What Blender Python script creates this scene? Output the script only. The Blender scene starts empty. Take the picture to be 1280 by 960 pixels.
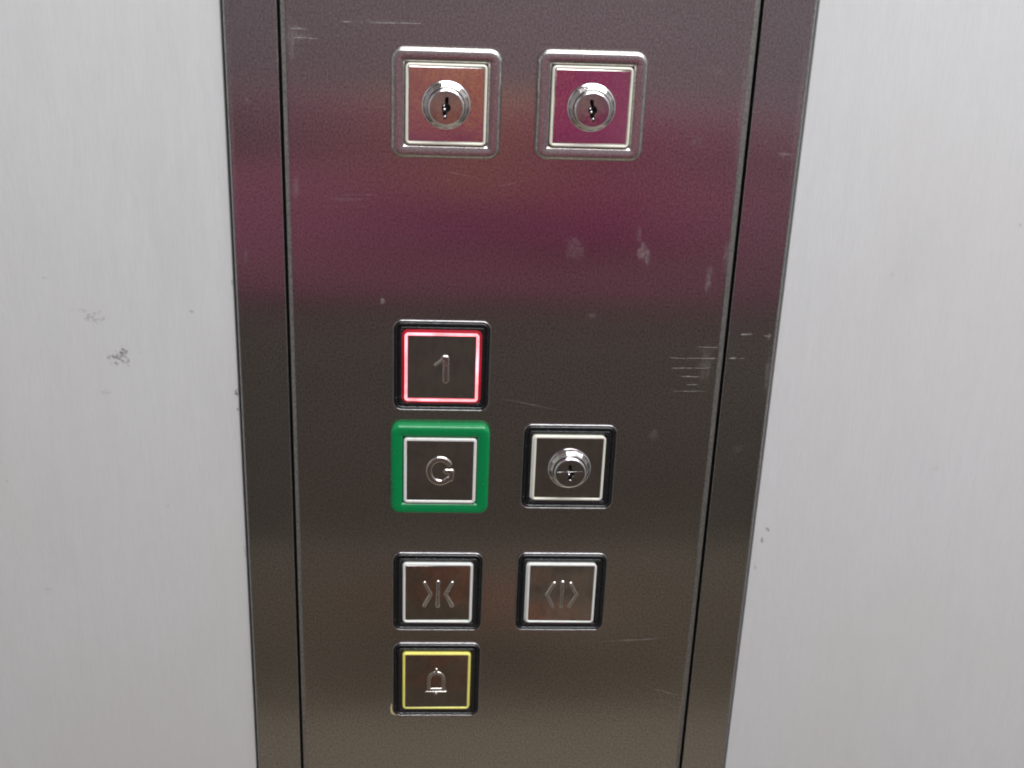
import bpy, bmesh, math, random
from mathutils import Vector, Matrix
random.seed(7)
mm = 0.001
sc = bpy.context.scene

# ------------------------------------------------------------------ camera
def set_camera():
    cd = bpy.data.cameras.new('camera'); cam = bpy.data.objects.new('camera', cd)
    sc.collection.objects.link(cam); sc.camera = cam
    pitch, yaw, roll = 0.402983, 0.0631136, 0.0397918
    cp, sp, cy, sy = math.cos(pitch), math.sin(pitch), math.cos(yaw), math.sin(yaw)
    f = Vector((sy*cp, cy*cp, -sp)); r = Vector((cy, -sy, 0)); u = r.cross(f)
    r2 = math.cos(roll)*r + math.sin(roll)*u; u2 = -math.sin(roll)*r + math.cos(roll)*u
    m = Matrix((r2, u2, -f)).transposed().to_4x4()
    m.translation = Vector((-27.586, -457.64, 209.65))*mm
    cam.matrix_world = m
    cd.sensor_width = 36; cd.lens = 36*1657.45/1280
    cd.clip_start = 0.01; cd.clip_end = 20
    cd.dof.use_dof = True; cd.dof.focus_distance = 0.495; cd.dof.aperture_fstop = 22
set_camera()

# ------------------------------------------------------------------ light
w = bpy.data.worlds.new('World'); sc.world = w; w.use_nodes = True
bg = w.node_tree.nodes['Background']
bg.inputs[0].default_value = (0.93, 0.97, 1.0, 1); bg.inputs[1].default_value = 0.15
def area(name, loc, size, sizey, power, col, target):
    ld = bpy.data.lights.new(name, 'AREA'); ld.shape = 'RECTANGLE'; ld.size = size; ld.size_y = sizey
    ld.energy = power; ld.color = col
    o = bpy.data.objects.new(name, ld); sc.collection.objects.link(o)
    o.location = loc
    o.rotation_euler = (Vector(target)-Vector(loc)).to_track_quat('-Z', 'Y').to_euler()
    return o
area('ceiling_lamp', (0.42, -0.60, 1.06), 1.5, 0.95, 32.0, (0.95, 0.985, 1.0), (0.42, -0.60, 0))
vs = sc.view_settings
vs.view_transform = 'Standard'; vs.look = 'None'; vs.exposure = 0; vs.gamma = 1
sc.cycles.filter_width = 2.0

# ------------------------------------------------------------------ materials
class N:
    def __init__(s, name):
        s.m = bpy.data.materials.new(name); s.m.use_nodes = True
        s.t = s.m.node_tree; s.b = s.t.nodes['Principled BSDF']
        s.co = s.t.nodes.new('ShaderNodeTexCoord').outputs['Object']
    def new(s, ty, **kw):
        n = s.t.nodes.new(ty)
        for k, v in kw.items(): setattr(n, k, v)
        return n
    def link(s, a, b): s.t.links.new(a, b)
    def put(s, sock, v):
        if isinstance(v, bpy.types.NodeSocket): s.link(v, sock)
        else: sock.default_value = v
    def math(s, op, a, b=0.0, clamp=False):
        n = s.new('ShaderNodeMath', operation=op, use_clamp=clamp)
        s.put(n.inputs[0], a); s.put(n.inputs[1], b); return n.outputs[0]
    def ramp(s, v, a, b, c=0.0, d=1.0, smooth=True):
        n = s.new('ShaderNodeMapRange', clamp=True)
        if smooth: n.interpolation_type = 'SMOOTHSTEP'
        s.put(n.inputs[0], v)
        for i, x in enumerate((a, b, c, d)): n.inputs[1+i].default_value = x
        return n.outputs[0]
    def scaled(s, sx, sy, sz, src=None):
        n = s.new('ShaderNodeMapping'); s.link(src or s.co, n.inputs[0])
        n.inputs[3].default_value = (sx, sy, sz); return n.outputs[0]
    def noise(s, vec, scale=1.0, detail=2.0, rough=0.5):
        n = s.new('ShaderNodeTexNoise'); s.link(vec, n.inputs['Vector'])
        n.inputs['Scale'].default_value = scale; n.inputs['Detail'].default_value = detail
        n.inputs['Roughness'].default_value = rough; return n.outputs['Fac']
    def mix(s, f, a, b):
        n = s.new('ShaderNodeMix', data_type='RGBA')
        s.put(n.inputs[0], f); s.put(n.inputs[6], a if isinstance(a, bpy.types.NodeSocket) else (*a, 1))
        s.put(n.inputs[7], b if isinstance(b, bpy.types.NodeSocket) else (*b, 1)); return n.outputs[2]
    def bump(s, h, strength, dist):
        n = s.new('ShaderNodeBump'); n.inputs['Strength'].default_value = strength
        n.inputs['Distance'].default_value = dist; s.link(h, n.inputs['Height'])
        s.link(n.outputs[0], s.b.inputs['Normal']); return n
    def spots(s, pts, wobble=0.35, nscale=900):
        """pts: (x, z, rx, rz, strength) in mm; returns a mask"""
        nt = s.new('ShaderNodeTexNoise'); s.link(s.co, nt.inputs['Vector'])
        nt.inputs['Scale'].default_value = nscale; nt.inputs['Detail'].default_value = 4
        out = None
        for x, z, rx, rz, k in pts:
            mp = s.new('ShaderNodeMapping', vector_type='POINT'); s.link(s.co, mp.inputs[0])
            mp.inputs[1].default_value = (-x*mm/(rx*mm), 0, -z*mm/(rz*mm))
            mp.inputs[3].default_value = (1/(rx*mm), 0.0, 1/(rz*mm))
            ln = s.new('ShaderNodeVectorMath', operation='LENGTH'); s.link(mp.outputs[0], ln.inputs[0])
            d = s.math('ADD', ln.outputs['Value'], s.math('MULTIPLY', s.math('SUBTRACT', nt.outputs['Fac'], 0.5), wobble*8))
            v = s.ramp(d, 0.25, 1.0, k, 0.0)
            out = v if out is None else s.math('MAXIMUM', out, v)
        return out
    def set(s, **kw):
        for k, v in kw.items():
            k = k.replace('_', ' ')
            s.put(s.b.inputs[k], (*v, 1) if isinstance(v, tuple) else v)

def brushed_steel(name, base, rough, aniso, marks=None, streak=0.05, blot=0.05):
    n = N(name)
    tg = n.new('ShaderNodeTangent', direction_type='UV_MAP'); tg.uv_map = 'UVMap'
    n.link(tg.outputs[0], n.b.inputs['Tangent'])
    g = n.noise(n.scaled(2600, 2600, 240), 1, 3, 0.65)         # vertical brushing
    g2 = n.noise(n.scaled(1500, 1500, 1100), 1, 2, 0.6)          # grit
    big = n.noise(n.scaled(11, 11, 22), 1, 3, 0.55)
    tone = n.math('ADD', n.math('MULTIPLY', n.math('SUBTRACT', g, 0.5), streak*6), n.math('MULTIPLY', n.math('SUBTRACT', g2, 0.5), streak*38))
    tone = n.math('ADD', tone, n.math('MULTIPLY', n.math('SUBTRACT', big, 0.5), blot*4))
    lo = tuple(c*0.6 for c in base); hi = tuple(min(1, c*1.4) for c in base)
    col = n.mix(n.math('ADD', tone, 0.5, True), lo, hi)
    rg = n.math('ADD', n.math('MULTIPLY', n.math('SUBTRACT', big, 0.5), 0.10), rough)
    if marks:
        mk = n.spots(marks, 0.28, 500)
        mk = n.math('MULTIPLY', mk, n.ramp(n.noise(n.scaled(900, 900, 500), 1, 4, 0.7), 0.30, 0.7, 0.1, 0.62))
        col = n.mix(mk, col, (0.62, 0.60, 0.55))
        n.put(n.b.inputs['Metallic'], n.math('SUBTRACT', 1.0, n.math('MULTIPLY', mk, 0.75)))
        rg = n.math('ADD', rg, n.math('MULTIPLY', mk, 0.25))
    else: n.set(Metallic=1.0)
    n.put(n.b.inputs['Base Color'], col)
    n.set(Roughness=rg, Anisotropic=aniso)
    n.bump(n.math('ADD', g, n.math('MULTIPLY', g2, 0.5)), 0.07, 0.00005)
    return n.m

FACE_MARKS = [(22, 67.5, 4.5, 5.5, .22), (46.7, 67, 2.2, 4.5, .62), (48.6, 64.5, 1.6, 4, .5), (45, 73, 1.2, 3.5, .25), (-47.1, 46, 1.5, 1.5, .6),
    (-76, 142.5, 4.5, 1.1, .30), (-74.5, 139.6, 4.5, 1.8, .35), (-77.5, 138, 1.8, 7, .32), (-77.3, 88, 1.3, 6, .35), (72, 57, 1.8, 7, .40), (77.6, 66, 1.5, 9, .25), (63.2, 107.7, 2.5, 2, .2),
    (74, 24, 3.2, 10, .25), (-24, 91.8, .8, .8, .5), (-17, 146.4, .7, .9, .6), (-8, 143, .7, 1.2, .4), (-49, 145.4, 14, 1.1, .22), (30, 42, 2, 1.5, .25), (57, -6, 3, 3, .22), (60, -60, 3, 3, .14),
    (-60, 84, 9, 1.0, .18), (-66, 20, 1, 1, .3), (5, 20, .8, .8, .3), (-30, 132, .9, .9, .4), (68, 132, 3, 2, .18), (77.5, 120, 1.4, 30, .22), (70, -130, 1.5, 1.5, .25), (50, -100, 10, .8, .2), (-40, 70, .6, .6, .4), (60, 90, .6, .6, .5)]
STRIP_MARKS = [(88.8, 35.7, 3.4, .9, .45), (97, 35, 1, 2, .6), (84.4, 26, 2, .8, .5), (94.5, 104, 2.8, 1.2, .35), (97.8, 20, 1.1, 12, .35), (87, 108, 1, 1, .3),
    (90, -12, 3, 2, .15), (-93, 118, 1.0, 1.0, .4), (-96, 62, 1, 4, .25), (-88, 20, .8, .8, .35), (-90, -125, .8, .8, .4), (97.8, 120, 1.0, 40, .22), (-98.4, 110, .7, 60, .22), (-85, -2, .7, .7, .3), (92, 65, .8, .8, .35)]
M = {}
M['face'] = brushed_steel('brushed_faceplate_steel', (0.455, 0.437, 0.418), 0.165, 0.95, FACE_MARKS)
M['strip'] = brushed_steel('brushed_strip_steel', (0.445, 0.437, 0.425), 0.165, 0.95, STRIP_MARKS)
M['bezel_steel'] = brushed_steel('brushed_bezel_steel', (0.56, 0.535, 0.51), 0.26, 0.5)

def mirror(name, base, rough=0.06, smear=0.5, dent=0.22, haze=0.16):
    n = N(name)
    a = n.noise(n.scaled(260, 260, 170), 1, 5, 0.65)
    g = n.noise(n.scaled(3500, 3500, 900), 1, 2, 0.6)
    n.set(Metallic=1.0)
    n.put(n.b.inputs['Base Color'], n.mix(n.math('MULTIPLY', n.ramp(a, 0.42, 0.66), smear), base, tuple(c*0.72 for c in base)))
    n.set(Roughness=n.math('ADD', n.math('MULTIPLY', n.ramp(a, 0.48, 0.72), haze), rough))
    n.bump(n.math('ADD', n.math('MULTIPLY', g, 0.3*0.22/dent), n.noise(n.scaled(55, 55, 55), 1, 1)), dent, 0.0004)
    return n.m
M['plate'] = mirror('polished_button_steel', (0.46, 0.435, 0.41), 0.035, 0.6, 0.85, 0.12)
M['lock_plate'] = mirror('bright_lock_plate', (0.74, 0.69, 0.65), 0.03, 0.3, 0.5, 0.12)
M['symbol'] = mirror('embossed_symbol_steel', (0.56, 0.52, 0.48), 0.17, 0.1)
M['chrome'] = mirror('chrome', (0.78, 0.77, 0.78), 0.04, 0.2)

def plastic(name, col, rough, bump=0.3, scuff=0.0, scuffcol=(0.25, 0.25, 0.26), sss=0.0):
    n = N(name)
    a = n.noise(n.scaled(420, 420, 420), 1, 5, 0.65)
    f = n.noise(n.scaled(1500, 1500, 1500), 1, 3, 0.6)
    c = n.mix(n.math('MULTIPLY', n.ramp(a, 0.4, 0.75), 0.35), col, tuple(x*0.7 for x in col))
    if scuff:
        c = n.mix(n.math('MULTIPLY', n.math('MULTIPLY', n.ramp(f, 0.60, 0.68), n.ramp(a, 0.50, 0.60)), scuff), c, scuffcol)
    n.put(n.b.inputs['Base Color'], c)
    n.set(Roughness=n.math('ADD', n.math('MULTIPLY', n.ramp(a, 0.4, 0.7), 0.18), rough))
    n.bump(n.math('ADD', a, n.math('MULTIPLY', f, 0.35)), bump, 0.0004)
    if sss:
        n.b.inputs['Subsurface Weight'].default_value = sss
        n.b.inputs['Subsurface Scale'].default_value = 0.001
    return n.m
M['black'] = plastic('scuffed_black_plastic', (0.010, 0.010, 0.011), 0.08, 0.7, 0.6, (0.22, 0.22, 0.23))
M['bead'] = mirror('worn_nickel_bead', (0.42, 0.41, 0.41), 0.12, 0.8)
M['green'] = plastic('glossy_green_plastic', (0.001, 0.215, 0.062), 0.12, 0.16, 0.35, (0.02, 0.10, 0.05))
M['white'] = plastic('white_ring_plastic', (0.74, 0.74, 0.71), 0.35, 0.1, 0.25, (0.45, 0.42, 0.36), 0.3)
M['cream'] = plastic('cream_ring_plastic', (0.76, 0.75, 0.66), 0.32, 0.1, 0.2, (0.45, 0.42, 0.36), 0.3)
M['yellow'] = plastic('yellow_ring_plastic', (0.86, 0.78, 0.20), 0.35, 0.1, 0.35, (0.40, 0.30, 0.10), 0.3)
M['residue'] = plastic('pale_yellow_residue', (0.88, 0.80, 0.42), 0.5, 0.3, 0.4, (0.5, 0.3, 0.05))
M['dark'] = plastic('dark_recess', (0.010, 0.009, 0.009), 0.6, 0.1)

def scratch_mat():
    n = N('scratched_bare_steel'); a = n.noise(n.scaled(700, 700, 3000), 1, 3, 0.6)
    n.put(n.b.inputs['Base Color'], n.mix(n.ramp(a, 0.35, 0.65), (0.17, 0.16, 0.155), (0.52, 0.50, 0.48)))
    n.set(Metallic=0.6, Roughness=0.55); return n.m
M['scratch'] = scratch_mat()

def glow(name, col, strength, body):
    n = N(name)
    a = n.noise(n.scaled(110, 110, 110), 1, 3, 0.6)
    n.set(Base_Color=body, Roughness=0.3)
    n.b.inputs['Emission Color'].default_value = (*col, 1)
    n.set(Emission_Strength=n.ramp(a, 0.3, 0.7, strength*0.5, strength*1.4))
    return n.m
M['lit'] = glow('lit_red_diffuser', (1.0, 0.24, 0.28), 2.1, (0.7, 0.3, 0.3))
M['lit_skirt'] = glow('red_lens_halo_skirt', (1.0, 0.008, 0.05), 0.14, (0.28, 0.005, 0.015))  # red halo round the ring painted as a dim glow on its skirt

def laminate(name, base, stains):
    n = N(name)
    a = n.noise(n.scaled(420, 420, 40), 1, 4, 0.6)
    b = n.noise(n.scaled(1100, 1100, 160), 1, 2, 0.6)
    big = n.noise(n.scaled(6, 6, 4), 1, 4, 0.55)
    t = n.math('ADD', n.math('MULTIPLY', n.math('SUBTRACT', a, 0.5), 0.38), n.math('MULTIPLY', n.math('SUBTRACT', b, 0.5), 0.5))
    c = n.mix(n.math('ADD', t, 0.5, True), tuple(x*0.90 for x in base), tuple(x*1.09 for x in base))
    c = n.mix(n.ramp(big, 0.4, 0.65, 0, 0.5), c, tuple(x*k for x, k in zip(base, (0.96, 0.935, 0.90))))
    sm = n.noise(n.scaled(22, 22, 9), 1, 5, 0.7)
    c = n.mix(n.ramp(sm, 0.52, 0.72, 0, 0.55), c, tuple(x*0.93 for x in base))
    sp = n.spots(stains, 0.5, 700)
    c = n.mix(n.math('MULTIPLY', sp, n.ramp(n.noise(n.scaled(900, 900, 900), 1, 3, 0.7), 0.38, 0.55, 0.25, 1.0)), c, (0.10, 0.09, 0.085))
    n.put(n.b.inputs['Base Color'], c)
    n.set(Roughness=n.ramp(a, 0.3, 0.7, 0.42, 0.55))
    n.bump(n.math('ADD', a, b), 0.25, 0.0002)
    return n.m
M['wall_l'] = laminate('grey_laminate_left_shaded', (0.575, 0.577, 0.575), [(-144.4, 21.6, 3.0, 2.2, .75), (-142.2, 23.6, 1.8, 3, .75), (-140.8, 20.5, 1.0, 1.8, .5), (-151.5, 37, 3.6, 2.4, .38), (-155.5, 40, 4, .9, .2), (-116.2, 40.6, 1.3, .9, .4),
    (-101.4, 8.6, .8, 1.8, .9), (-101.2, 2, .6, 1.2, .8), (-101.3, -60, .5, 3, .5), (-101.3, 52, .5, 2, .5), (-179, -78, 2, 1.5, .12), (-130, -40, 1, 1, .2), (-136, 24, .8, .6, .35), (-150, 8, 2.5, 1.2, .2), (-168, 52, 1, 1, .18), (-190, -30, 1.2, 1, .15), (-104, 90, .6, .6, .25)])
M['wall_r'] = laminate('grey_laminate_right_lit', (0.655, 0.657, 0.66), [(106.3, -48, 1.0, 1.3, .8), (104.3, -53, .8, 1.6, .5), (103, -65, .7, 1.2, .4), (140, 60, 1, 1, .15), (170, -20, 1.4, 1.2, .15), (118, -90, 1, .8, .2), (185, 80, .8, 1, .18)])  # right copy lighter, left darker: uneven light put into the base colours

def matte(name, base, rough=0.6, scale=20, amt=0.25):
    n = N(name); a = n.noise(n.scaled(scale, scale, scale), 1, 5, 0.6)
    n.put(n.b.inputs['Base Color'], n.mix(n.ramp(a, 0.3, 0.7), tuple(x*(1-amt) for x in base), tuple(x*(1+amt) for x in base)))
    n.set(Roughness=rough); return n.m

# ------------------------------------------------------------------ helpers
def finish(bm, name, mats, parent=None, smooth=30, kind=None, label=None, loc=None):
    bmesh.ops.recalc_face_normals(bm, faces=bm.faces)
    me = bpy.data.meshes.new(name)
    uvl = bm.loops.layers.uv.new('UVMap')
    for f in bm.faces:
        nrm = f.normal
        for l in f.loops:
            c = l.vert.co
            # u always runs along x (or depth on side faces) so that the brushing stays vertical
            if abs(nrm.x) > 0.75: l[uvl].uv = (c.y*5, c.z*5)
            elif abs(nrm.z) > 0.75: l[uvl].uv = (c.x*5, c.y*5)
            else: l[uvl].uv = (c.x*5, c.z*5)
    bm.to_mesh(me); bm.free()
    for m in (mats if isinstance(mats, (list, tuple)) else [mats]): me.materials.append(m)
    if smooth:
        me.polygons.foreach_set('use_smooth', [True]*len(me.polygons)); me.set_sharp_from_angle(angle=math.radians(smooth))
    o = bpy.data.objects.new(name, me); sc.collection.objects.link(o)
    if name in ('trim_strip', 'faceplate', 'button_plate'):      # keep the big flat faces truly flat
        wn = o.modifiers.new('weighted_normals', 'WEIGHTED_NORMAL'); wn.keep_sharp = True; wn.weight = 100; wn.mode = 'FACE_AREA'
    if loc: o.location = loc
    if parent: o.parent = parent
    if kind: o['kind'] = kind
    if label: o['label'] = label
    return o

def rounded_loop(bm, hx, hz, r, y, seg=7, dx=0.0, dz=0.0):
    vs = []
    r = max(r, 0.05)
    for cx, cz, a0 in ((hx-r, hz-r, 0), (-hx+r, hz-r, 90), (-hx+r, -hz+r, 180), (hx-r, -hz+r, 270)):
        for k in range(seg+1):
            a = math.radians(a0 + 90*k/seg)
            vs.append(bm.verts.new(((cx+r*math.cos(a)+dx)*mm, -y*mm, (cz+r*math.sin(a)+dz)*mm)))
    return vs
def sweep(hx, hz, R, profile, cap=False, seg=7, bm=None):
    """profile: (inset, height[, dx]) in mm from the outside inwards"""
    bm = bm or bmesh.new(); prev = None
    for p in profile:
        i, h = p[0], p[1]; dx = p[2] if len(p) > 2 else 0
        cur = rounded_loop(bm, hx-i, hz-i, R-i, h, seg, dx)
        if prev:
            n = len(cur)
            for k in range(n): bm.faces.new((prev[k], prev[(k+1) % n], cur[(k+1) % n], cur[k]))
        prev = cur
    if cap: bm.faces.new(prev)
    return bm
def arc(i0, h0, r, a0, a1, n=5):
    """quarter-round pieces of a profile, centre (i0,h0)"""
    return [(i0 + r*math.cos(math.radians(a0+(a1-a0)*k/n)), h0 + r*math.sin(math.radians(a0+(a1-a0)*k/n))) for k in range(n+1)]

def box(bm, x0, x1, y0, y1, z0, z1, bevel=0, seg=4, vert_only=False):
    vs = bmesh.ops.create_cube(bm, size=1)['verts']
    for v in vs:
        v.co = Vector(((x0+x1)/2 + v.co.x*(x1-x0), (y0+y1)/2 + v.co.y*(y1-y0), (z0+z1)/2 + v.co.z*(z1-z0)))
    if bevel:
        es = {e for v in vs for e in v.link_edges}
        if vert_only: es = {e for e in es if abs((e.verts[0].co-e.verts[1].co).z) > abs(z1-z0)*0.9}
        bmesh.ops.bevel(bm, geom=list(es), offset=bevel, segments=seg, affect='EDGES', profile=0.5)

def lathe(profile, seg=64, bm=None):
    bm = bm or bmesh.new(); prev = None
    for r, h in profile:
        cur = [bm.verts.new((r*mm*math.cos(2*math.pi*k/seg), -h*mm, r*mm*math.sin(2*math.pi*k/seg))) for k in range(seg)]
        if prev:
            for k in range(seg): bm.faces.new((prev[k], prev[(k+1) % seg], cur[(k+1) % seg], cur[k]))
        prev = cur
    return bm

def seg_dist(px, pz, a, b):
    ax, az = a; bx, bz = b; dx, dz = bx-ax, bz-az
    t = max(0, min(1, ((px-ax)*dx+(pz-az)*dz)/(dx*dx+dz*dz+1e-12)))
    return math.hypot(px-ax-t*dx, pz-az-t*dz)
def relief(strokes, base, height, step=0.13, edge=0.55):
    """raised strokes (polyline, radius) as one smooth embossed mesh; heights in mm above the panel"""
    xs = [p[0] for s, r in strokes for p in s]; zs = [p[1] for s, r in strokes for p in s]
    R = max(r for s, r in strokes)+0.4
    x0, z0 = min(xs)-R, min(zs)-R
    nx, nz = int((max(xs)+R-x0)/step)+2, int((max(zs)+R-z0)/step)+2
    H = [[0]*nz for _ in range(nx)]
    for i in range(nx):
        for j in range(nz):
            x, z = x0+i*step, z0+j*step; d = 9
            for s, r in strokes:
                for a, b in zip(s, s[1:]): d = min(d, seg_dist(x, z, a, b)-r)
            t = max(0, min(1, -d/edge)); 
            H[i][j] = (-0.12 + min(0, -d*0.3) if d > 0 else -0.12 + (height+0.12)*(1-(1-t)**2.2)**0.8, d)
    bm = bmesh.new(); V = {}
    def v(i, j):
        if (i, j) not in V: V[i, j] = bm.verts.new(((x0+i*step)*mm, -(base+H[i][j][0])*mm, (z0+j*step)*mm))
        return V[i, j]
    for i in range(nx-1):
        for j in range(nz-1):
            if min(H[i][j][1], H[i+1][j][1], H[i][j+1][1], H[i+1][j+1][1]) < 0.05:
                bm.faces.new((v(i, j), v(i+1, j), v(i+1, j+1), v(i, j+1)))
    return bm
def barrel_face(r, h, step=0.16):
    """flat lock face with the key way sunk into it"""
    n = int(r/step)+1; bm = bmesh.new(); V = {}
    def depth(x, z):
        d = min(math.hypot(x, z+0.1)-1.45, seg_dist(x, z, (0.05, 0.4), (0.0, 3.1))-0.52,
                seg_dist(x, z, (0.25, -0.4), (-0.45, -2.0))-0.70, seg_dist(x, z, (-0.45, -2.0), (-0.1, -3.3))-0.5)
        return 2.0*max(0, min(1, -d/0.22+0.0))
    def v(i, j):
        if (i, j) not in V:
            x, z = i*step, j*step; L = math.hypot(x, z); D = depth(x, z)
            if L > r: x, z = x*r/L, z*r/L
            V[i, j] = (bm.verts.new((x*mm, -(h-D)*mm, z*mm)), D)
        return V[i, j]
    for i in range(-n, n):
        for j in range(-n, n):
            cs = [(i, j), (i+1, j), (i+1, j+1), (i, j+1)]
            if min(math.hypot(a*step, b*step) for a, b in cs) < r-0.02:
                q = [v(*c) for c in cs]
                f = bm.faces.new([a[0] for a in q])
                if max(a[1] for a in q) > 0.5: f.material_index = 1  # black colour in the key way stands in for its shade
    return bm

# ------------------------------------------------------------------ setting
def slab(name, x0, x1, y0, y1, z0, z1, m, bevel=0, kind='structure'):
    bm = bmesh.new(); box(bm, x0, x1, y0, y1, z0, z1, bevel, 5); return finish(bm, name, m, kind=kind)
slab('floor', -1.0, 1.0, -1.36, 0.06, -1.16, -1.10, matte('speckled_floor', (0.34, 0.285, 0.225), 0.5, 60, 0.3))
slab('ceiling', -1.0, 1.0, -1.36, 0.06, 1.10, 1.14, matte('ceiling_paint', (0.72, 0.72, 0.70), 0.6))
opp = slab('opposite_wall', -1.0, 1.0, -1.36, -1.33, -1.10, 1.10, matte('mauve_grey_wall', (0.27, 0.205, 0.235), 0.7, 9, 0.15))
def opp_part(name, x0, x1, y1, z0, z1, m, bev):  # unseen coloured parts added behind the camera for the steel to reflect
    bm = bmesh.new(); box(bm, x0, x1, -1.335, y1, z0, z1, bev, 5); return finish(bm, name, m, opp)
opp_part('reflection_band', 0.401, 0.75, -1.284, -0.414, -0.16, matte('dusty_reflection_matte', (0.27, 0.145, 0.18), 0.8, 14, 0.2), 0.012)  # made-up bands, there only to tint the steel's reflection purple
opp_part('reflection_band', -0.90, 0.40, -1.28, -0.414, -0.225, matte('magenta_reflection_matte', (0.43, 0.15, 0.235), 0.8, 14, 0.2), 0.012)
opp_part('reflection_band', -0.90, 0.398, -1.285, -0.224, -0.13, matte('mauve_reflection_matte', (0.235, 0.13, 0.165), 0.8, 14, 0.2), 0.012)
opp_part('lower_panel', -1.0, 1.0, -1.29, -0.80, -0.416, matte('dark_brown_panel', (0.165, 0.136, 0.122), 0.6, 9, 0.15), 0.003)
opp_part('kick_panel', -1.0, 1.0, -1.285, -1.10, -0.803, matte('taupe_panel', (0.29, 0.25, 0.20), 0.6, 7, 0.2), 0.003)
opp_part('orange_reflection_card', -0.010, 0.052, -1.245, -0.265, -0.12, matte('orange_reflection_matte', (0.92, 0.52, 0.10), 0.8, 20, 0.2), 0.015)  # made-up orange and magenta cards, placed to colour the key plates' reflections
opp_part('magenta_reflection_card', 0.10, 0.29, -1.25, -0.33, -0.14, matte('deep_magenta_reflection_matte', (0.34, 0.018, 0.14), 0.8, 20, 0.3), 0.015)
opp_part('magenta_reflection_card', -0.11, -0.018, -1.25, -0.33, -0.14, matte('purple_reflection_matte', (0.33, 0.035, 0.19), 0.8, 20, 0.3), 0.015)
opp_part('dark_reflection_card', -0.09, 0.01, -1.245, -0.90, -0.80, matte('charcoal_reflection_matte', (0.07, 0.07, 0.075), 0.8, 20, 0.2), 0.015)  # added dark card, unseen, for the lower plates to mirror
opp_part('pale_reflection_card', 0.132, 0.168, -1.245, -0.955, -0.885, matte('pale_reflection_matte', (0.80, 0.76, 0.68), 0.8, 20, 0.2), 0.015)  # added pale card for the bright reflection in the door open plate
opp_part('orange_reflection_card', 0.015, 0.122, -1.245, -0.935, -0.86, matte('rust_reflection_matte', (0.52, 0.13, 0.05), 0.8, 20, 0.2), 0.015)  # added rust card for reddish reflections in the lower plates

slab('side_wall', -1.03, -1.0, -1.36, 0.06, -1.10, 1.10, matte('side_wall_left', (0.42, 0.42, 0.42), 0.6, 9, 0.1))
slab('side_wall', 1.0, 1.03, -1.36, 0.06, -1.10, 1.10, matte('side_wall_right', (0.42, 0.42, 0.42), 0.6, 9, 0.1))
def wall_thing(x0, x1, m, label):
    bm = bmesh.new(); box(bm, x0, x1, 0.0012, 0.02, -1.0995, 1.0995, 0.0006, 2)
    o = finish(bm, 'wall_panel', m); o['label'] = label; o['category'] = 'wall panel'; o['group'] = 'laminate wall panels beside the control panel'
    return o
wall_thing(-1.0, -0.1009, M['wall_l'], 'light grey laminate wall panel left of the lift controls, with a small dark scuff')
wall_thing(0.1007, 1.0, M['wall_r'], 'clean light grey laminate wall panel right of the lift controls')

# ------------------------------------------------------------------ control panel
panel = bpy.data.objects.new('lift_control_panel', None); sc.collection.objects.link(panel)
panel['label'] = 'brushed stainless steel lift control panel with square buttons and three key switches'
panel['category'] = 'control panel'
Zt, Zb = 0.52, -0.52
bm = bmesh.new(); box(bm, -0.1003, 0.1003, 0.0045, 0.03, Zb, Zt, 0); finish(bm, 'back_box', M['dark'], panel, 0)
def strip(x0, x1, bo, bi):
    """a trim strip: outer edge radius bo, inner edge radius bi (x0 outer, x1 inner), extruded vertically"""
    s = 1 if x1 > x0 else -1
    pts = [(x0, 4.0)] + [(x0+s*bo*(1-math.cos(a)), bo*(1-math.sin(a))) for a in [math.pi/2*k/5 for k in range(6)]]
    pts += [(x1-s*bi*(1-math.sin(a)), bi*(1-math.cos(a))) for a in [math.pi/2*k/5 for k in range(6)]] + [(x1, 4.0)]
    bm = bmesh.new(); rows = []
    for z in (Zb, Zt): rows.append([bm.verts.new((x*mm, y*mm, z)) for x, y in pts])
    for k in range(len(pts)-1): bm.faces.new((rows[0][k], rows[0][k+1], rows[1][k+1], rows[1][k]))
    for r in rows: bm.faces.new(r)
    return bm
finish(strip(-100.0, -81.95, 1.1, 0.5), 'trim_strip', M['strip'], panel, 50)
finish(strip(100.0, 81.45, 1.5, 0.5), 'trim_strip', M['strip'], panel, 50)
def rolled(x0, x1, w, d):
    def side(x, sg, w, d):
        return [(x, 4.0), (x, d+0.35), (x+sg*0.10, d+0.12), (x+sg*0.3, d-0.03), (x+sg*w*0.78, d*0.22), (x+sg*w*0.92, d*0.09), (x+sg*w*1.08, d*0.02), (x+sg*w*1.25, 0)]
    P = side(x0, 1, w, d) + side(x1, -1, w*1.25, d*1.35)[::-1]
    bm = bmesh.new(); rows = [[bm.verts.new((x*mm, y*mm, z)) for x, y in P] for z in (Zb, Zt)]
    for k in range(len(P)-1): bm.faces.new((rows[0][k], rows[0][k+1], rows[1][k+1], rows[1][k]))
    for r in rows: bm.faces.new(r)
    return bm
bm = rolled(-81.1, 80.65, 1.9, 0.62)
face = finish(bm, 'faceplate', M['face'], panel, 50)

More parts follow.
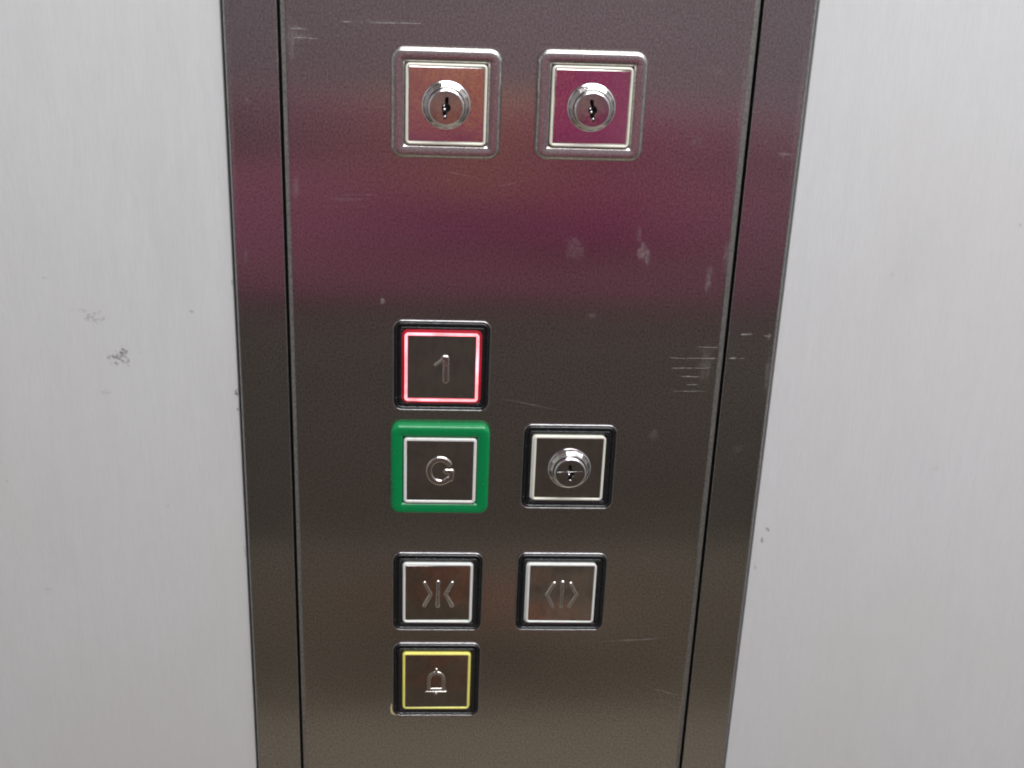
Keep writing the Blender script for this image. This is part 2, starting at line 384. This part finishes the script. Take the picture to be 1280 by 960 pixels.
# scratches: shallow burrs standing a hair proud of the steel
def scratches(lines):
    bm = bmesh.new()
    for x0, z0, x1, z1, wd in lines:
        n = max(2, int(abs(x1-x0)/1.2)); top = []; bot = []; mid = []
        dx, dz = x1-x0, z1-z0; L = math.hypot(dx, dz); px, pz = -dz/L, dx/L
        for k in range(n+1):
            t = k/n; wob = random.uniform(-.10, .10); ww = wd*(0.15+0.85*math.sin(math.pi*min(1, max(0.04, t*0.96+.02)))**1.3)*random.uniform(.15, 1.15)
            x, z = x0+dx*t+px*wob, z0+dz*t+pz*wob
            mid.append(bm.verts.new((x*mm, -0.03*mm, z*mm)))
            top.append(bm.verts.new(((x+px*ww/2)*mm, -0.001*mm, (z+pz*ww/2)*mm))); bot.append(bm.verts.new(((x-px*ww/2)*mm, -0.001*mm, (z-pz*ww/2)*mm)))
        for k in range(n):
            bm.faces.new((mid[k], mid[k+1], top[k+1], top[k])); bm.faces.new((bot[k], bot[k+1], mid[k+1], mid[k]))
    return bm
SL = [(69.7, 30.3, 78.0, 30.4, .42), (66.3, 25.7, 78, 25.9, .42), (61, 21.6, 69.5, 21.8, .45), (69.5, 21.8, 76.0, 21.9, .22), (65, 18.3, 72, 18.3, .4), (60, 26, 66.3, 25.6, .1),
      (67.5, 15.0, 72, 15, .25), (62, 12.2, 75, 12.4, .12), (-62, 85.5, -50, 86, .07), (-52, 145.0, -34, 145.2, .22), (-61, 145, -57, 145, .15),
      (50, -100, 66, -99, .07), (-6, 90, 4, 92.5, .06), (-26, 95, -14, 93, .07), 
      (66, -124, 76, -127, .07), (-2, 8, 18, 4, .04), (-78, 142.4, -72, 142.2, .3), (-77.5, 139.5, -68, 139.2, .25), (-44, 26, -41.6, 24.9, .2)]
finish(scratches(SL), 'scratch_marks', M['scratch'], face, 0, 'stuff')
SR = [(86, 35.7, 90.5, 35.8, .38), (82.8, 26, 85.5, 26.1, .35), (86.5, 26.1, 88.5, 26.1, .15), (94.8, 35.4, 97, 35.2, .4), (92, 104.5, 96.2, 104, .15)]
finish(scratches(SR), 'scratch_marks', M['scratch'], panel.children[-2], 0, 'stuff')

# --- bezels
def bezel_black():
    P = [(0, 0)] + arc(0.33, 0.5, 0.33, 180, 20, 8) + [(0.68, 0.45), (1.1, 0.95), (1.5, 1.05), (1.85, 0.8), (2.05, 0.45), (2.35, 0.45), (2.5, 0.95)] + arc(2.8, 0.98, 0.25, 150, 60) + [(3.75, 1.02), (3.95, 0.8), (4.0, 0.15), (6.5, 0.12)]
    bm = sweep(18.2, 18.2, 3.6, P)
    for f in bm.faces:          # the outermost lip is a thin nickel bead
        c = f.calc_center_median(); e = max(abs(c.x), abs(c.z))/mm; k = Vector((abs(c.x)/mm-14.5, abs(c.z)/mm-14.5))
        e = 14.5+k.length if min(k) > 0 else e
        if e > 18.2-0.66: f.material_index = 1
    return bm
def bezel_tall(half, R, h, rr):
    P = [(0, 0), (0, h-rr)] + arc(rr, h-rr, rr, 180, 90)[1:] + [(half-14.75, h)] + [(half-14.6, h-0.08), (half-14.05, h-0.75), (half-14.0, 0.2), (half-11, 0.15)]
    return sweep(half, half, R, P)
def ring_bm(h, width=0.95, skirt=0.12, dx=0.0, top_only=None):
    P = [(-skirt-0.1, 0.2, dx), (-skirt, h-0.8, dx), (-0.02, h-0.42, dx*0.3)] + arc(0.35, h-0.35, 0.35, 180, 90, 4) + [(width-0.2, h), (width, h-0.25), (width+0.02, h-0.9)]
    return sweep(13.83, 13.83, 1.5, P, seg=5)
def plate_bm(h): return sweep(12.96, 12.96, 0.6, [(0, 0.3), (0, h-0.62), (0.18, h-0.45), (0.5, h-0.42)], cap=True, seg=3)

def unit(kind, x, z, bez, bm_, mat, ring_m, h, dx=0.0, label=None, tilt=(0, 0), rw=0.95, rs=0.15):
    b = finish(bm_, kind, mat, panel, 35, label=label, loc=(x*mm, 0, z*mm))
    if ring_m == 'lit':
        # bright diffuser over a darker red skirt, widened and glowing for the halo
        bm = ring_bm(h, 1.35, 0.95, dx)
        for f in bm.faces:
            c = f.calc_center_median(); e = max(abs(c.x), abs(c.z))/mm; k = (max(abs(c.x)/mm-12.33, 0), max(abs(c.z)/mm-12.33, 0))
            if min(k) > 0: e = 12.33+math.hypot(*k)
            f.material_index = 1 if e > 13.72 or e < 12.62 else 0
        r = finish(bm, 'light_ring', [M['lit'], M['lit_skirt']], b, 35)
    else:
        r = finish(ring_bm(h, rw, rs, dx), 'light_ring', ring_m, b, 35)
    p = finish(plate_bm(h), 'button_plate', M['lock_plate'] if bez == 's' else M['plate'], b, 35)
    for o in (p,): o.rotation_euler = (math.radians(tilt[0]), 0, math.radians(tilt[1]))
    return b

XA, XB = -25.2, 24.35
HS, HT = 1.9, 3.9
b1 = unit('push_button', XA, 21.1, 'b', bezel_black(), [M['black'], M['bead']], 'lit', HS, label='push button 1 with its square ring glowing red')
bG = unit('push_button', XA, -21.0, 'g', bezel_tall(18.85, 3.6, 3.6, 1.5), M['green'], M['white'], HT, rw=1.15, rs=0.03, label='push button G in a raised green plastic frame')
bc = unit('push_button', XA-0.1, -76.9, 'b', bezel_black(), [M['black'], M['bead']], M['white'], HS, 0, 'door close button with two arrows pointing at a bar', (1.0, 0.5))
bo = unit('push_button', XB-0.05, -76.6, 'b', bezel_black(), [M['black'], M['bead']], M['white'], HS, -0.45, 'door open button with two arrows pointing away from a bar', (-0.6, -0.5))
ba = unit('push_button', XA, -119.2, 'b', bezel_black(), [M['black'], M['bead']], M['yellow'], HS, 0, 'alarm button with a yellow ring and a bell symbol', (-1.0, 0.8))
kL = unit('key_switch', XA, 118.9, 's', bezel_tall(18.95, 4.4, 3.3, 1.7), M['bezel_steel'], M['cream'], HT, 0, 'key switch in a raised steel frame above the 1 button', (1.9, 0.5), 0.85, 0.0)
kR = unit('key_switch', XB+0.2, 119.4, 's', bezel_tall(18.95, 4.4, 3.3, 1.7), M['bezel_steel'], M['cream'], HT, 0, 'key switch in a raised steel frame at the top right of the panel', (2.4, 1.3), 0.85, 0.0)
kk = unit('key_switch', XB+0.05, -20.3, 'b', bezel_black(), [M['black'], M['bead']], M['cream'], HS, -0.55, 'key switch in a black frame right of the G button', (0.5, -0.4))

# --- embossed symbols
def emboss(btn, name, strokes, base, height=0.6, edge=0.85):
    finish(relief(strokes, base-0.42, height, edge=edge), name, M['symbol'], btn, 60)
emboss(b1, 'numeral', [([(-2.3, 1.0), (0.9, 3.75)], 0.75), ([(0.9, 3.75), (1.62, 3.7)], 1.25), ([(1.62, 3.6), (1.62, -5.3)], 1.35)], HS)
G = []
for k in range(0, 31):
    a = math.radians(38 + (308-38+10)*k/30)
    G.append((0.1+4.25*math.cos(a), 0.0+5.0*math.sin(a)))
G += [(4.15, -3.3), (4.35, -2.6), (4.4, -0.25), (2.4, -0.25)]
emboss(bG, 'letter', [(G, 1.28)], HT)
emboss(bc, 'arrow_symbol', [([(-5.2, 4.9), (-2.6, -0.4), (-5.2, -5.7)], 0.85), ([(0.15, 5.2), (0.15, -5.8)], 0.95), ([(5.8, 4.9), (3.2, -0.4), (5.9, -5.7)], 0.85)], HS)
emboss(bo, 'arrow_symbol', [([(-2.9, 4.6), (-5.5, -0.6), (-3.1, -5.9)], 0.85), ([(0.45, 5.0), (0.45, -5.9)], 0.95), ([(3.7, 4.6), (6.4, -0.7), (3.6, -5.9)], 0.85)], HS)
dome = [(-3.0, -4.2), (-3.0, 0.4)] + [(-3.0*math.cos(math.radians(a)), 0.6+3.4*math.sin(math.radians(a))) for a in range(10, 171, 16)] + [(3.0, 0.4), (3.0, -4.2)]
emboss(ba, 'bell_symbol', [(dome, 0.8), ([(-2.6, -4.0), (2.6, -4.0)], 0.65), ([(-4.4, -5.25), (4.2, -5.25)], 0.36), ([(0, 4.6), (0, 5.6)], 0.6), ([(-0.3, -6.2), (0.2, -6.2)], 0.6)], HS, 0.36, 0.6)

# --- lock cylinders
def lock(sw, h, turn=0.0, scar=False):
    P = [(8.45, h-0.6), (8.45, h+0.2), (8.3, h+0.75), (7.9, h+1.0)]
    bm = lathe(P, 64)
    # faceted cone on top of the collar
    lathe([(7.9, h+1.0), (6.9, h+3.0), (6.7, h+3.1)], 14, bm)
    lathe([(6.7, h+3.1), (6.55, h+3.15), (6.5, h+2.9), (6.5, h+1.4)], 64, bm)
    for v in bm.verts: pass
    finish(bm, 'lock_collar', M['chrome'], sw, 22)
    t = h+5.0
    bm = lathe([(6.1, h+1.5), (6.1, t-1.5), (6.3, t-1.35), (6.3, t-0.7), (6.2, t-0.45), (6.0, t-0.2), (5.75, t-0.05), (5.6, t)], 64)
    barrel = finish(bm, 'lock_barrel', M['chrome'], sw, 60)
    bm = barrel_face(5.6, t)
    f = finish(bm, 'lock_face', [M['plate'], M['dark']], sw, 40)
    # spring shutter and pin seen inside the key way
    bm = bmesh.new()
    bmesh.ops.create_uvsphere(bm, u_segments=16, v_segments=10, radius=0.62*mm, matrix=Matrix.Translation(Vector((-0.55, -(t-0.75), -0.75))*mm))
    bmesh.ops.create_uvsphere(bm, u_segments=16, v_segments=10, radius=0.42*mm, matrix=Matrix.Translation(Vector((-0.75, -(t-0.45), 0.55))*mm))
    bmesh.ops.create_uvsphere(bm, u_segments=16, v_segments=10, radius=0.45*mm, matrix=Matrix.Translation(Vector((-0.12, -(t-0.4), -3.1))*mm))
    finish(bm, 'key_shutter', M['chrome'], sw, 60)
    for o in sw.children:
        if o.name.startswith(('lock_face', 'key_shutter')): o.rotation_euler = (0, math.radians(turn), 0)
    if scar:
        bm = scratches([(-5.2, 0.55, 4.6, 0.95, 0.38)])
        for v in bm.verts: v.co.y -= t*mm
        finish(bm, 'scratch_marks', M['chrome'], sw, 0, 'stuff')
lock(kL, HT-0.4, 4); lock(kR, HT-0.4, -9); lock(kk, HS-0.4, -5, scar=True)
for o in kk.children:
    if o.name.startswith(('lock_', 'key_sh', 'scratch')): o.location = (0.25*mm, 0, 0.3*mm)

# --- crescent of pale yellow residue at the lower left corner of the alarm frame
bm = bmesh.new(); rows = []
for k in range(13):
    a = math.radians(176 + 76*k/12); wd = 1.1*math.sin(math.pi*(k+0.6)/13.2)*random.uniform(.8, 1.1)
    c = Vector((-14.6, -14.6)); d = Vector((math.cos(a), math.sin(a)))
    p0, p1 = c+d*3.5, c+d*(3.7+wd); pm = (p0+p1)/2
    ex = Vector((0, 2.2*(1-k/5))) if k < 5 else Vector((0, 0))
    rows.append([bm.verts.new(((q.x+ex.x)*mm, -hh*mm, (q.y+ex.y)*mm)) for q, hh in ((p0, .1), (pm, .45), (p1, .02))])
for r0, r1 in zip(rows, rows[1:]):
    for k in range(2): bm.faces.new((r0[k], r0[k+1], r1[k+1], r1[k]))
finish(bm, 'residue_chip', M['residue'], ba, 60)
